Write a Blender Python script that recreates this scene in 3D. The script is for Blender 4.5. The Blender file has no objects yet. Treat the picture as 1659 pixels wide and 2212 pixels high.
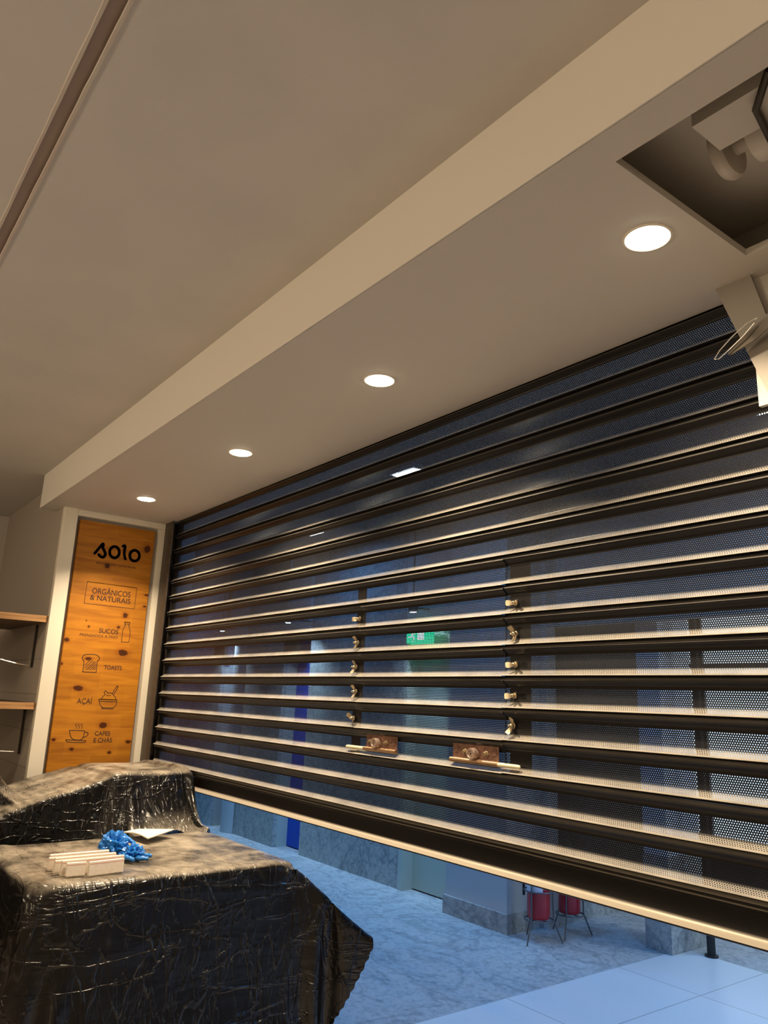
import bpy, math, random, zlib, base64
import numpy as np
from mathutils import Vector, Matrix, Euler, noise

# ------------------------------------------------------------------ camera, world, lights, exposure
SC = bpy.context.scene
COL = SC.collection
EYE = 1.6                      # eye height; geometry below is written relative to the eye, then lifted
cam_d = bpy.data.cameras.new('camera'); cam = bpy.data.objects.new('camera', cam_d); COL.objects.link(cam)
cam_d.sensor_fit = 'HORIZONTAL'; cam_d.sensor_width = 36.0; cam_d.lens = 36.0 * 1650.0 / 1659.0
cam_d.clip_start = 0.02; cam_d.clip_end = 100
cam.matrix_world = Matrix(((0.60696809, 0.16851072, 0.77665557, 0),
                           (0.7937796, -0.17622963, -0.5821143, 0),
                           (0.03877723, 0.96981815, -0.24072614, EYE), (0, 0, 0, 1)))
SC.camera = cam
w = bpy.data.worlds.new('world'); SC.world = w; w.use_nodes = True
w.node_tree.nodes['Background'].inputs[0].default_value = (0.30, 0.45, 0.75, 1)
w.node_tree.nodes['Background'].inputs[1].default_value = 0.05
SC.view_settings.view_transform = 'Standard'; SC.view_settings.look = 'None'
SC.view_settings.gamma = 1.0; SC.view_settings.use_curve_mapping = False
SC.view_settings.exposure = 0.0
SPOT_W = 23.0; BACK_W = 48.0; MALL_W = 26.0; DOOR_W = 14.0; SHOP_W = 50.0
WARM = (1.0, 0.79, 0.53); COOL = (0.035, 0.34, 1.0)
SC.cycles.max_bounces = 6; SC.cycles.transparent_max_bounces = 12
SC.cycles.use_denoising = True
SC.cycles.sample_clamp_indirect = 6.0
SC.cycles.caustics_reflective = False; SC.cycles.caustics_refractive = False

# ------------------------------------------------------------------ helpers
ORG = {}
def tag(o, label=None, cat=None, group=None, kind=None):
    if label: o['label'] = label
    if cat: o['category'] = cat
    if group: o['group'] = group
    if kind: o['kind'] = kind
    return o
def empty(name, loc, label, cat, group=None, rot=None):
    o = bpy.data.objects.new(name, None); o.empty_display_size = .05; COL.objects.link(o)
    o.location = loc; ORG[o] = Vector(loc)
    return tag(o, label, cat, group)
class MB:
    def __init__(s): s.v = []; s.f = []; s.uv = {}
    def add(s, vs, fs):
        n = len(s.v); s.v += [tuple(p) for p in vs]; s.f += [tuple(i + n for i in f) for f in fs]; return s
    def box(s, x0, x1, y0, y1, z0, z1, M=None):
        vs = [Vector((x, y, z)) for z in (z0, z1) for y in (y0, y1) for x in (x0, x1)]
        if M: vs = [M @ p for p in vs]
        return s.add(vs, [(0, 2, 3, 1), (4, 5, 7, 6), (0, 1, 5, 4), (2, 6, 7, 3), (0, 4, 6, 2), (1, 3, 7, 5)])
    def quad(s, a, b, c, d): return s.add([a, b, c, d], [(0, 1, 2, 3)])
    def tube(s, pts, r, n=12, caps=True, flat=None):
        pts = [Vector(p) for p in pts]; m = len(pts)
        rs = r if isinstance(r, (list, tuple)) else [r] * m
        up = None; rings = []
        for i, p in enumerate(pts):
            t = (pts[min(i + 1, m - 1)] - pts[max(i - 1, 0)]).normalized()
            if up is None:
                up = Vector((0, 0, 1)) if abs(t.z) < .9 else Vector((1, 0, 0))
                if flat: up = Vector(flat)
            a = t.cross(up).normalized(); b = a.cross(t).normalized(); up = b
            rings.append([p + (a * math.cos(k * 2 * math.pi / n) + b * math.sin(k * 2 * math.pi / n)) * rs[i] for k in range(n)])
        vs = [q for R in rings for q in R]; fs = []
        for i in range(m - 1):
            for k in range(n):
                fs.append((i * n + k, i * n + (k + 1) % n, (i + 1) * n + (k + 1) % n, (i + 1) * n + k))
        if caps: fs += [tuple(reversed(range(n))), tuple((m - 1) * n + k for k in range(n))]
        return s.add(vs, fs)
    def lathe(s, c, axis, prof, n=24):
        """prof = [(dist along axis, radius)]"""
        ax = Vector(axis).normalized(); u = ax.orthogonal().normalized(); w_ = ax.cross(u); c = Vector(c)
        vs = [c + ax * d + (u * math.cos(k * 2 * math.pi / n) + w_ * math.sin(k * 2 * math.pi / n)) * r for d, r in prof for k in range(n)]
        fs = []; m = len(prof)
        for i in range(m - 1):
            for k in range(n):
                fs.append((i * n + k, i * n + (k + 1) % n, (i + 1) * n + (k + 1) % n, (i + 1) * n + k))
        fs += [tuple(reversed(range(n))), tuple((m - 1) * n + k for k in range(n))]
        return s.add(vs, fs)
    def ring(s, c, R, r, axis=(0, 0, 1), n=32, m=8):
        ax = Vector(axis).normalized(); u = ax.orthogonal().normalized(); w_ = ax.cross(u); c = Vector(c)
        vs = []; fs = []
        for i in range(n):
            a = i * 2 * math.pi / n; d = u * math.cos(a) + w_ * math.sin(a)
            for k in range(m):
                b = k * 2 * math.pi / m; vs.append(c + d * (R + r * math.cos(b)) + ax * (r * math.sin(b)))
        for i in range(n):
            for k in range(m):
                fs.append((i * m + k, ((i + 1) % n) * m + k, ((i + 1) % n) * m + (k + 1) % m, i * m + (k + 1) % m))
        return s.add(vs, fs)
    def build(s, name, mat, parent=None, smooth=False, bevel=0, kind=None, label=None):
        me = bpy.data.meshes.new(name)
        o = bpy.data.objects.new(name, me); COL.objects.link(o)
        if parent is not None:
            L = ORG.get(parent, Vector((0, 0, 0))); ORG[o] = L; o.parent = parent
        else: L = Vector((0, 0, 0)); ORG[o] = L
        me.from_pydata([tuple(Vector(p) - L) for p in s.v], [], s.f); me.update()
        if mat: me.materials.append(mat)
        if smooth:
            for p in me.polygons: p.use_smooth = True
            me.set_sharp_from_angle(angle=math.radians(40))
        if bevel:
            b = o.modifiers.new('bevel', 'BEVEL'); b.width = bevel; b.segments = 2; b.limit_method = 'ANGLE'
        if kind: o['kind'] = kind
        if label: o['label'] = label
        return o
def struct(name, mb, mat, **k): return mb.build(name, mat, kind='structure', **k)
def bx(*a): return MB().box(*a)

# ------------------------------------------------------------------ materials
def mat(name, col=(.5, .5, .5), rough=.6, metal=0.0, spec=.5, noise_=None, bump=None, coat=0):
    m = bpy.data.materials.new(name); m.use_nodes = True; nt = m.node_tree; b = nt.nodes['Principled BSDF']
    b.inputs['Base Color'].default_value = (*col, 1); b.inputs['Roughness'].default_value = rough
    b.inputs['Metallic'].default_value = metal; b.inputs['Specular IOR Level'].default_value = spec
    if coat: b.inputs['Coat Weight'].default_value = coat
    tc = nt.nodes.new('ShaderNodeTexCoord')
    if noise_:
        sc, c2, lo, hi = noise_[:4]
        n = nt.nodes.new('ShaderNodeTexNoise'); n.inputs['Scale'].default_value = sc; n.inputs['Detail'].default_value = 6
        nt.links.new(tc.outputs['Object'], n.inputs['Vector'])
        r = nt.nodes.new('ShaderNodeValToRGB'); r.color_ramp.elements[0].position = lo; r.color_ramp.elements[1].position = hi
        r.color_ramp.elements[0].color = (*col, 1); r.color_ramp.elements[1].color = (*c2, 1)
        nt.links.new(n.outputs['Fac'], r.inputs['Fac']); nt.links.new(r.outputs['Color'], b.inputs['Base Color'])
    if bump:
        n = nt.nodes.new('ShaderNodeTexNoise'); n.inputs['Scale'].default_value = bump[0]; n.inputs['Detail'].default_value = 5
        nt.links.new(tc.outputs['Object'], n.inputs['Vector'])
        bp = nt.nodes.new('ShaderNodeBump'); bp.inputs['Strength'].default_value = bump[1]; bp.inputs['Distance'].default_value = bump[2]
        nt.links.new(n.outputs['Fac'], bp.inputs['Height']); nt.links.new(bp.outputs['Normal'], b.inputs['Normal'])
    return m
def emis(name, col, st):
    m = bpy.data.materials.new(name); m.use_nodes = True; nt = m.node_tree
    nt.nodes.remove(nt.nodes['Principled BSDF']); e = nt.nodes.new('ShaderNodeEmission')
    e.inputs[0].default_value = (*col, 1); e.inputs[1].default_value = st
    nt.links.new(e.outputs[0], nt.nodes['Material Output'].inputs[0]); return m
def mth(nt, op, a, b=None, c=None):
    n = nt.nodes.new('ShaderNodeMath'); n.operation = op
    for i, x in enumerate((a, b, c)):
        if x is None: continue
        if isinstance(x, (int, float)): n.inputs[i].default_value = x
        else: nt.links.new(x, n.inputs[i])
    return n.outputs[0]

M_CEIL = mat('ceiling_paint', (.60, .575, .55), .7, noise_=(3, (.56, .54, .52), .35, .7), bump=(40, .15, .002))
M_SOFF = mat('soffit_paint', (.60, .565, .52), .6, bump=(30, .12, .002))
M_BEAM = mat('beam_paint_lit', (.80, .76, .70), .6, bump=(30, .12, .002))  # lighter than the soffit to paint in light reaching the beam face
M_WALL = mat('wall_paint', (.50, .46, .41), .65, bump=(25, .15, .002))
M_CREAM = mat('cream_gloss_paint', (.80, .74, .63), .35, bump=(22, .25, .002))
M_BOARD = mat('raw_board', (.27, .24, .21), .75, bump=(25, .2, .003))
M_GREYP = mat('recess_grey', (.33, .30, .27), .6)
M_MAUVE = mat('ceiling_joint', (.33, .25, .23), .8, noise_=(6, (.37, .30, .26), .3, .7))
M_BEAD = mat('joint_bead', (.52, .44, .41), .7, noise_=(5, (.56, .52, .46), .35, .65))
M_FLOOR = mat('interior_floor', (.40, .36, .32), .35)
M_DARKM = mat('dark_metal', (.05, .042, .035), .45, .5)
M_GUIDE = mat('guide_metal', (.105, .085, .065), .42, .55, noise_=(30, (.07, .056, .044), .3, .7))
M_ZINC = mat('zinc_plated', (.62, .52, .36), .30, .9, noise_=(120, (.40, .32, .2), .4, .7))
M_COPPER = mat('coppery_plate', (.30, .165, .12), .42, .75, noise_=(70, (.18, .10, .08), .35, .7))
M_CYL = mat('worn_lock_metal', (.48, .36, .30), .38, .7, noise_=(90, (.3, .2, .16), .4, .7))
M_TUBE = mat('brassy_tube', (.50, .33, .20), .33, .85, noise_=(60, (.40, .25, .14), .3, .75))
M_ROD = mat('cream_rod', (.78, .70, .48), .35, .2)
M_CHROME = mat('chrome', (.8, .78, .74), .22, 1.0)
M_BLACK = mat('black_matte', (.015, .014, .013), .5)
M_OAK = mat('oak_laminate', (.42, .22, .085), .5)
M_SHELFTOP = mat('shelf_board_dark', (.16, .10, .055), .6)
M_TILEW = mat('white_plaster_strip', (.86, .78, .68), .7, noise_=(60, (.80, .70, .60), .4, .7), bump=(90, .3, .002))
M_PINK = mat('pink_board_core', (.62, .25, .20), .8)
M_CARD = mat('white_card', (.80, .75, .67), .7)
M_GLOVE = mat('blue_nitrile', (.015, .19, .62), .38, spec=.6)
M_BDOOR = mat('blue_door_paint', (.005, .06, .42), .55)
M_ODOOR = mat('pale_door_paint', (.42, .47, .40), .5)
M_JAMB = mat('pale_jamb', (.52, .55, .48), .55)
M_PLAST = mat('pale_plaster', (.55, .56, .56), .7, bump=(20, .2, .002))
M_MALLC = mat('mall_ceiling', (.28, .29, .31), .8)
M_SHADEDW = mat('shaded_passage_wall', (.06, .06, .065), .7)  # near-black colour paints in the shade of the unlit passage
M_GLOWPANEL = emis('shop_glow_panel', (.62, .80, 1.0), 1.1)  # glowing panel added to brighten the view right of the pier
M_RED = mat('red_enamel', (.42, .012, .02), .30, coat=.3)
M_LABELW = mat('white_label', (.75, .78, .85), .5)
M_STEEL = mat('grey_steel_stand', (.16, .17, .18), .4, .7)
M_INK = mat('sign_engraving', (.050, .020, .012), .8)
M_LOGO = mat('logo_ink', (.040, .018, .020), .7)
M_GREEN = emis('exit_sign_green', (.02, 1.0, .45), 3.0)
M_WHITE_E = emis('exit_sign_white', (.7, .95, 1.0), 4.0)
M_LED = emis('downlight_disc', (1.0, .88, .62), 40.0)
M_BULB = emis('bulb_glass', (1.0, .85, .6), 12.0)
M_TUBEL = emis('cool_tube', (.75, .9, 1.0), 25.0)

def granite(name, a, b_, sc=(1, 1, 1)):
    m = mat(name, a, .6); nt = m.node_tree; b = nt.nodes['Principled BSDF']
    tc = nt.nodes.new('ShaderNodeTexCoord'); mp = nt.nodes.new('ShaderNodeMapping'); mp.inputs['Scale'].default_value = sc
    nt.links.new(tc.outputs['Object'], mp.inputs[0])
    n1 = nt.nodes.new('ShaderNodeTexNoise'); n1.inputs['Scale'].default_value = 26; n1.inputs['Detail'].default_value = 8; n1.inputs['Roughness'].default_value = .75
    n1.inputs['Distortion'].default_value = .6
    nt.links.new(mp.outputs[0], n1.inputs['Vector'])
    r = nt.nodes.new('ShaderNodeValToRGB'); e = r.color_ramp.elements
    e[0].position = .36; e[0].color = (*b_, 1); e[1].position = .56; e[1].color = (*a, 1)
    nt.links.new(n1.outputs['Fac'], r.inputs['Fac'])
    n2 = nt.nodes.new('ShaderNodeTexNoise'); n2.inputs['Scale'].default_value = 1.6; n2.inputs['Detail'].default_value = 7; n2.inputs['Distortion'].default_value = 2.2
    nt.links.new(mp.outputs[0], n2.inputs['Vector'])
    r2 = nt.nodes.new('ShaderNodeValToRGB'); e = r2.color_ramp.elements
    e[0].position = .44; e[0].color = (1, 1, 1, 1); e[1].position = .53; e[1].color = (1, 1, 1, 1)
    x = e.new(.485); x.color = (.72, .72, .74, 1)
    nt.links.new(n2.outputs['Fac'], r2.inputs['Fac'])
    mx = nt.nodes.new('ShaderNodeMix'); mx.data_type = 'RGBA'; mx.blend_type = 'MULTIPLY'; mx.inputs[0].default_value = 1
    nt.links.new(r.outputs[0], mx.inputs[6]); nt.links.new(r2.outputs[0], mx.inputs[7]); nt.links.new(mx.outputs[2], b.inputs['Base Color'])
    bp = nt.nodes.new('ShaderNodeBump'); bp.inputs['Strength'].default_value = .4; bp.inputs['Distance'].default_value = .004
    nt.links.new(n1.outputs['Fac'], bp.inputs['Height']); nt.links.new(bp.outputs[0], b.inputs['Normal'])
    return m
M_GRF = granite('granite_floor', (.50, .50, .49), (.30, .31, .32))
M_GRW = granite('granite_cladding', (.48, .48, .45), (.26, .27, .27))

def perforated():
    m = mat('perforated_slat_steel', (.02, .019, .02), .36, .2, spec=.2)
    nt = m.node_tree; b = nt.nodes['Principled BSDF']; out = nt.nodes['Material Output']
    # pale renovation dust on upward faces; its paleness also paints in overhead light
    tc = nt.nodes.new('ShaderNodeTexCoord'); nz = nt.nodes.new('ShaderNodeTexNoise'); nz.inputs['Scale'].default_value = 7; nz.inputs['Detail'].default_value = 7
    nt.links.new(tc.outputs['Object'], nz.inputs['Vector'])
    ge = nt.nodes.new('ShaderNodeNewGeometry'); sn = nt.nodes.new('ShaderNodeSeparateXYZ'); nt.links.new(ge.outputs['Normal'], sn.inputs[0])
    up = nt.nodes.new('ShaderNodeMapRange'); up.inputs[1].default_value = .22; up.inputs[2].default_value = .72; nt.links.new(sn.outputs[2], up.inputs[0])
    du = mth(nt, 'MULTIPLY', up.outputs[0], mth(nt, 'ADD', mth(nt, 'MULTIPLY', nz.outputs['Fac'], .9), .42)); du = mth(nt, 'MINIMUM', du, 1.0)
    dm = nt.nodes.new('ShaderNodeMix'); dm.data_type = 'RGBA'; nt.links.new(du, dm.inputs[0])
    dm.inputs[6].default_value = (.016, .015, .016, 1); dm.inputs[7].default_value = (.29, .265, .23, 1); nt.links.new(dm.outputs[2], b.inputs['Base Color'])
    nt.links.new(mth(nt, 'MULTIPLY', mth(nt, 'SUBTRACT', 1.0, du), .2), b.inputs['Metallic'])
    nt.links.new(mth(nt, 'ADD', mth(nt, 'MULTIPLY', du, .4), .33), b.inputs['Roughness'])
    uv = nt.nodes.new('ShaderNodeUVMap'); uv.uv_map = 'UVMap'
    sp = nt.nodes.new('ShaderNodeSeparateXYZ'); nt.links.new(uv.outputs[0], sp.inputs[0])
    p, q, r = .0068, .0059, .0017
    row = mth(nt, 'DIVIDE', sp.outputs[1], q); ri = mth(nt, 'FLOOR', row); rf = mth(nt, 'SUBTRACT', mth(nt, 'SUBTRACT', row, ri), .5)
    odd = mth(nt, 'MULTIPLY', mth(nt, 'FLOORED_MODULO', ri, 2.0), .5)
    cu = mth(nt, 'ADD', mth(nt, 'DIVIDE', sp.outputs[0], p), odd); cf = mth(nt, 'SUBTRACT', mth(nt, 'FRACT', cu), .5)
    d2 = mth(nt, 'ADD', mth(nt, 'POWER', mth(nt, 'ABSOLUTE', mth(nt, 'MULTIPLY', cf, p)), 2.0), mth(nt, 'POWER', mth(nt, 'ABSOLUTE', mth(nt, 'MULTIPLY', rf, q)), 2.0))
    hole = mth(nt, 'LESS_THAN', d2, r * r)
    inr = mth(nt, 'MULTIPLY', mth(nt, 'GREATER_THAN', ri, 0.5), mth(nt, 'LESS_THAN', ri, 12.5))
    hole = mth(nt, 'MULTIPLY', hole, inr)
    tr = nt.nodes.new('ShaderNodeBsdfTransparent'); mx = nt.nodes.new('ShaderNodeMixShader')
    nt.links.new(hole, mx.inputs[0]); nt.links.new(b.outputs[0], mx.inputs[1]); nt.links.new(tr.outputs[0], mx.inputs[2])
    nt.links.new(mx.outputs[0], out.inputs[0]); return m
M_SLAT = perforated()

def dusty_lit_rail():
    m = mat('dusty_lit_rail_steel', (.010, .009, .010), .38, .2, spec=.2); nt = m.node_tree; b = nt.nodes['Principled BSDF']
    ge = nt.nodes.new('ShaderNodeNewGeometry'); sn = nt.nodes.new('ShaderNodeSeparateXYZ'); nt.links.new(ge.outputs['Normal'], sn.inputs[0])
    up = nt.nodes.new('ShaderNodeMapRange'); up.inputs[1].default_value = .25; up.inputs[2].default_value = .8; nt.links.new(sn.outputs[2], up.inputs[0])  # upward faces paled by dust and painted-in overhead light
    dm = nt.nodes.new('ShaderNodeMix'); dm.data_type = 'RGBA'; nt.links.new(up.outputs[0], dm.inputs[0])
    dm.inputs[6].default_value = (.010, .009, .010, 1); dm.inputs[7].default_value = (.36, .32, .265, 1); nt.links.new(dm.outputs[2], b.inputs['Base Color'])
    return m
M_RAIL = dusty_lit_rail()

def plastic():
    m = mat('dusty_black_plastic', (.008, .007, .007), .3, spec=.4)
    nt = m.node_tree; b = nt.nodes['Principled BSDF']
    tc = nt.nodes.new('ShaderNodeTexCoord')
    n1 = nt.nodes.new('ShaderNodeTexNoise'); n1.inputs['Scale'].default_value = 5; n1.inputs['Detail'].default_value = 8; n1.inputs['Roughness'].default_value = .7
    nt.links.new(tc.outputs['Object'], n1.inputs['Vector'])
    dn = nt.nodes.new('ShaderNodeMapRange'); dn.inputs[1].default_value = .38; dn.inputs[2].default_value = .68; dn.inputs[3].default_value = .12; dn.inputs[4].default_value = .95
    nt.links.new(n1.outputs['Fac'], dn.inputs[0])
    # dust settles on surfaces that face upward
    ge = nt.nodes.new('ShaderNodeNewGeometry'); sp = nt.nodes.new('ShaderNodeSeparateXYZ'); nt.links.new(ge.outputs['Normal'], sp.inputs[0])
    up = nt.nodes.new('ShaderNodeMapRange'); up.inputs[1].default_value = .55; up.inputs[2].default_value = 1.0; nt.links.new(sp.outputs[2], up.inputs[0])
    fac = mth(nt, 'MULTIPLY', mth(nt, 'MULTIPLY', up.outputs[0], 1.0), dn.outputs[0])
    n3 = nt.nodes.new('ShaderNodeTexNoise'); n3.inputs['Scale'].default_value = 13; n3.inputs['Detail'].default_value = 6
    nt.links.new(tc.outputs['Object'], n3.inputs['Vector'])
    sm = nt.nodes.new('ShaderNodeMapRange'); sm.inputs[1].default_value = .66; sm.inputs[2].default_value = .85; sm.inputs[3].default_value = 0; sm.inputs[4].default_value = .05
    nt.links.new(n3.outputs['Fac'], sm.inputs[0])
    fac = mth(nt, 'MAXIMUM', fac, sm.outputs[0])
    mx = nt.nodes.new('ShaderNodeMix'); mx.data_type = 'RGBA'; nt.links.new(fac, mx.inputs[0])
    mx.inputs[6].default_value = (.006, .0055, .0055, 1); mx.inputs[7].default_value = (.42, .36, .285, 1)
    nt.links.new(mx.outputs[2], b.inputs['Base Color'])
    rr = mth(nt, 'ADD', mth(nt, 'MULTIPLY', fac, .35), .22); nt.links.new(rr, b.inputs['Roughness'])
    # sharp creases: thin ridges along the level lines of two stretched noises
    hs = []
    for (rot_, scl, s_, wd, amp) in (((.5, .6, .4), (1, 3.4, 1.0), 2.2, .020, 1.0), ((-.6, .2, 1.1), (1, .8, 3.4), 2.6, .018, .8), ((.9, -.7, .2), (1, 4, 1), 5.0, .03, .4)):
        mp = nt.nodes.new('ShaderNodeMapping'); mp.inputs['Rotation'].default_value = rot_; mp.inputs['Scale'].default_value = scl
        nt.links.new(tc.outputs['Object'], mp.inputs[0])
        n2 = nt.nodes.new('ShaderNodeTexNoise'); n2.inputs['Scale'].default_value = s_; n2.inputs['Detail'].default_value = 3; n2.inputs['Distortion'].default_value = .5
        nt.links.new(mp.outputs[0], n2.inputs['Vector'])
        rd = mth(nt, 'MAXIMUM', mth(nt, 'SUBTRACT', 1.0, mth(nt, 'DIVIDE', mth(nt, 'ABSOLUTE', mth(nt, 'SUBTRACT', n2.outputs['Fac'], .5)), wd)), 0.0)
        hs.append(mth(nt, 'MULTIPLY', mth(nt, 'ADD', rd, mth(nt, 'MULTIPLY', n2.outputs['Fac'], 3.0)), amp))
    h = mth(nt, 'ADD', mth(nt, 'ADD', hs[0], hs[1]), hs[2])
    bp = nt.nodes.new('ShaderNodeBump'); bp.inputs['Strength'].default_value = .8; bp.inputs['Distance'].default_value = .0032
    nt.links.new(h, bp.inputs['Height']); nt.links.new(bp.outputs[0], b.inputs['Normal'])
    return m
M_PLASTIC = plastic()

def pine():
    m = mat('varnished_pine', (.55, .25, .03), .55, spec=.3); nt = m.node_tree; b = nt.nodes['Principled BSDF']
    tc = nt.nodes.new('ShaderNodeTexCoord'); mp = nt.nodes.new('ShaderNodeMapping'); mp.inputs['Scale'].default_value = (1, 1.1, 11)
    nt.links.new(tc.outputs['Object'], mp.inputs[0])
    n = nt.nodes.new('ShaderNodeTexNoise'); n.inputs['Scale'].default_value = 3.2; n.inputs['Detail'].default_value = 7; n.inputs['Distortion'].default_value = .7
    nt.links.new(mp.outputs[0], n.inputs['Vector'])
    r = nt.nodes.new('ShaderNodeValToRGB'); e = r.color_ramp.elements
    e[0].position = .28; e[0].color = (.36, .125, .010, 1); e[1].position = .72; e[1].color = (.56, .23, .018, 1); x = e.new(.5); x.color = (.47, .18, .013, 1)
    nt.links.new(n.outputs['Fac'], r.inputs['Fac'])
    # finger-jointed blocks
    br = nt.nodes.new('ShaderNodeTexBrick'); br.inputs['Scale'].default_value = 1; br.inputs['Brick Width'].default_value = .34; br.inputs['Row Height'].default_value = .085
    br.inputs['Mortar Size'].default_value = 0.0; br.inputs['Color1'].default_value = (1, 1, 1, 1); br.inputs['Color2'].default_value = (.80, .78, .74, 1)
    sp = nt.nodes.new('ShaderNodeSeparateXYZ'); nt.links.new(tc.outputs['Object'], sp.inputs[0])
    cb = nt.nodes.new('ShaderNodeCombineXYZ'); nt.links.new(sp.outputs[1], cb.inputs[0]); nt.links.new(sp.outputs[2], cb.inputs[1]); nt.links.new(cb.outputs[0], br.inputs['Vector'])
    mx = nt.nodes.new('ShaderNodeMix'); mx.data_type = 'RGBA'; mx.blend_type = 'MULTIPLY'; mx.inputs[0].default_value = 1
    nt.links.new(r.outputs[0], mx.inputs[6]); nt.links.new(br.outputs[0], mx.inputs[7])
    # knots: (y, z, ry, rz) in the panel's own frame
    KN = [(-0.0466, 2.4184, 0.0143, 0.0156), (0.2147, 2.5723, 0.0194, 0.0231), (0.1157, 2.0995, 0.0159, 0.0142), (-0.1149, 2.0041, 0.0057, 0.0057), (-0.1353, 2.0417, 0.0037, 0.0038), (0.0802, 2.0168, 0.0085, 0.007), (0.1306, 1.8494, 0.0276, 0.019), (-0.2426, 1.9085, 0.0133, 0.011), (-0.0907, 1.7972, 0.0187, 0.0086), (-0.1297, 1.6077, 0.0282, 0.0145), (0.0577, 1.3794, 0.024, 0.0157), (-0.2389, 1.2881, 0.0106, 0.0082), (-0.1232, 1.2313, 0.0108, 0.0082), (0.1182, 1.2086, 0.0114, 0.0084), (0.2473, 2.2514, 0.0137, 0.0066), (0.2421, 2.1737, 0.011, 0.0053), (0.2363, 1.2757, 0.0157, 0.0098), (-0.252, 1.7557, 0.0048, 0.0084)]
    nz = nt.nodes.new('ShaderNodeTexNoise'); nz.inputs['Scale'].default_value = 55; nt.links.new(tc.outputs['Object'], nz.inputs['Vector'])
    tot = None; halo = None
    for (ky, kz, ry, rz) in KN:
        dy = mth(nt, 'DIVIDE', mth(nt, 'SUBTRACT', sp.outputs[1], ky), ry); dz = mth(nt, 'DIVIDE', mth(nt, 'SUBTRACT', sp.outputs[2], kz), rz)
        d = mth(nt, 'SQRT', mth(nt, 'ADD', mth(nt, 'MULTIPLY', dy, dy), mth(nt, 'MULTIPLY', dz, dz)))
        tot = d if tot is None else mth(nt, 'MINIMUM', tot, d)
    dd = mth(nt, 'ADD', tot, mth(nt, 'MULTIPLY', nz.outputs['Fac'], .8))
    kr = nt.nodes.new('ShaderNodeValToRGB'); e = kr.color_ramp.elements
    e[0].position = .42; e[0].color = (.16, .10, .06, 1); e[1].position = 1.0; e[1].color = (1, 1, 1, 1)
    x = e.new(.49); x.color = (.32, .21, .12, 1); x = e.new(.54); x.color = (.80, .72, .6, 1)
    nt.links.new(mth(nt, 'DIVIDE', dd, 3.0), kr.inputs['Fac'])
    m2 = nt.nodes.new('ShaderNodeMix'); m2.data_type = 'RGBA'; m2.blend_type = 'MULTIPLY'; m2.inputs[0].default_value = 1
    nt.links.new(mx.outputs[2], m2.inputs[6]); nt.links.new(kr.outputs[0], m2.inputs[7]); nt.links.new(m2.outputs[2], b.inputs['Base Color'])
    return m
M_PINE = pine()
def oak():
    m = M_OAK; nt = m.node_tree; b = nt.nodes['Principled BSDF']; tc = nt.nodes.new('ShaderNodeTexCoord')
    mp = nt.nodes.new('ShaderNodeMapping'); mp.inputs['Scale'].default_value = (6, 1.5, 45); nt.links.new(tc.outputs['Object'], mp.inputs[0])
    n = nt.nodes.new('ShaderNodeTexNoise'); n.inputs['Scale'].default_value = 3; n.inputs['Detail'].default_value = 5; nt.links.new(mp.outputs[0], n.inputs['Vector'])
    r = nt.nodes.new('ShaderNodeValToRGB'); e = r.color_ramp.elements; e[0].position = .35; e[0].color = (.25, .115, .04, 1); e[1].position = .65; e[1].color = (.50, .28, .12, 1)
    nt.links.new(n.outputs['Fac'], r.inputs['Fac']); nt.links.new(r.outputs[0], b.inputs['Base Color'])
oak()
def tilefloor():
    m = mat('white_floor_tile', (.74, .75, .75), .3); nt = m.node_tree; b = nt.nodes['Principled BSDF']
    tc = nt.nodes.new('ShaderNodeTexCoord'); mp = nt.nodes.new('ShaderNodeMapping'); nt.links.new(tc.outputs['Object'], mp.inputs[0])
    mp.inputs['Location'].default_value = (3.40, -2.52, 0)
    br = nt.nodes.new('ShaderNodeTexBrick'); br.offset = 0; br.inputs['Scale'].default_value = 1; br.inputs['Brick Width'].default_value = .57; br.inputs['Row Height'].default_value = 1.03
    br.inputs['Mortar Size'].default_value = .0035; br.inputs['Mortar Smooth'].default_value = 0
    br.inputs['Color1'].default_value = (.74, .75, .75, 1); br.inputs['Color2'].default_value = (.71, .72, .73, 1); br.inputs['Mortar'].default_value = (.38, .39, .40, 1)
    nt.links.new(mp.outputs[0], br.inputs['Vector']); nt.links.new(br.outputs[0], b.inputs['Base Color']); return m
M_WTILE = tilefloor()
def panelled():
    m = mat('panelled_wall', (.36, .31, .26), .6, bump=(25, .1, .002)); nt = m.node_tree; b = nt.nodes['Principled BSDF']
    tc = nt.nodes.new('ShaderNodeTexCoord'); sp = nt.nodes.new('ShaderNodeSeparateXYZ'); nt.links.new(tc.outputs['Object'], sp.inputs[0])
    f = mth(nt, 'FRACT', mth(nt, 'DIVIDE', mth(nt, 'ADD', sp.outputs[2], 5 * .2205 - .179), .2205))
    inb = mth(nt, 'MULTIPLY', mth(nt, 'LESS_THAN', f, .014), mth(nt, 'LESS_THAN', sp.outputs[2], .22))
    mx = nt.nodes.new('ShaderNodeMix'); mx.data_type = 'RGBA'; nt.links.new(inb, mx.inputs[0])
    mx.inputs[6].default_value = (.40, .35, .30, 1); mx.inputs[7].default_value = (.16, .13, .10, 1); nt.links.new(mx.outputs[2], b.inputs['Base Color']); return m
M_PANEL = panelled()

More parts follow.
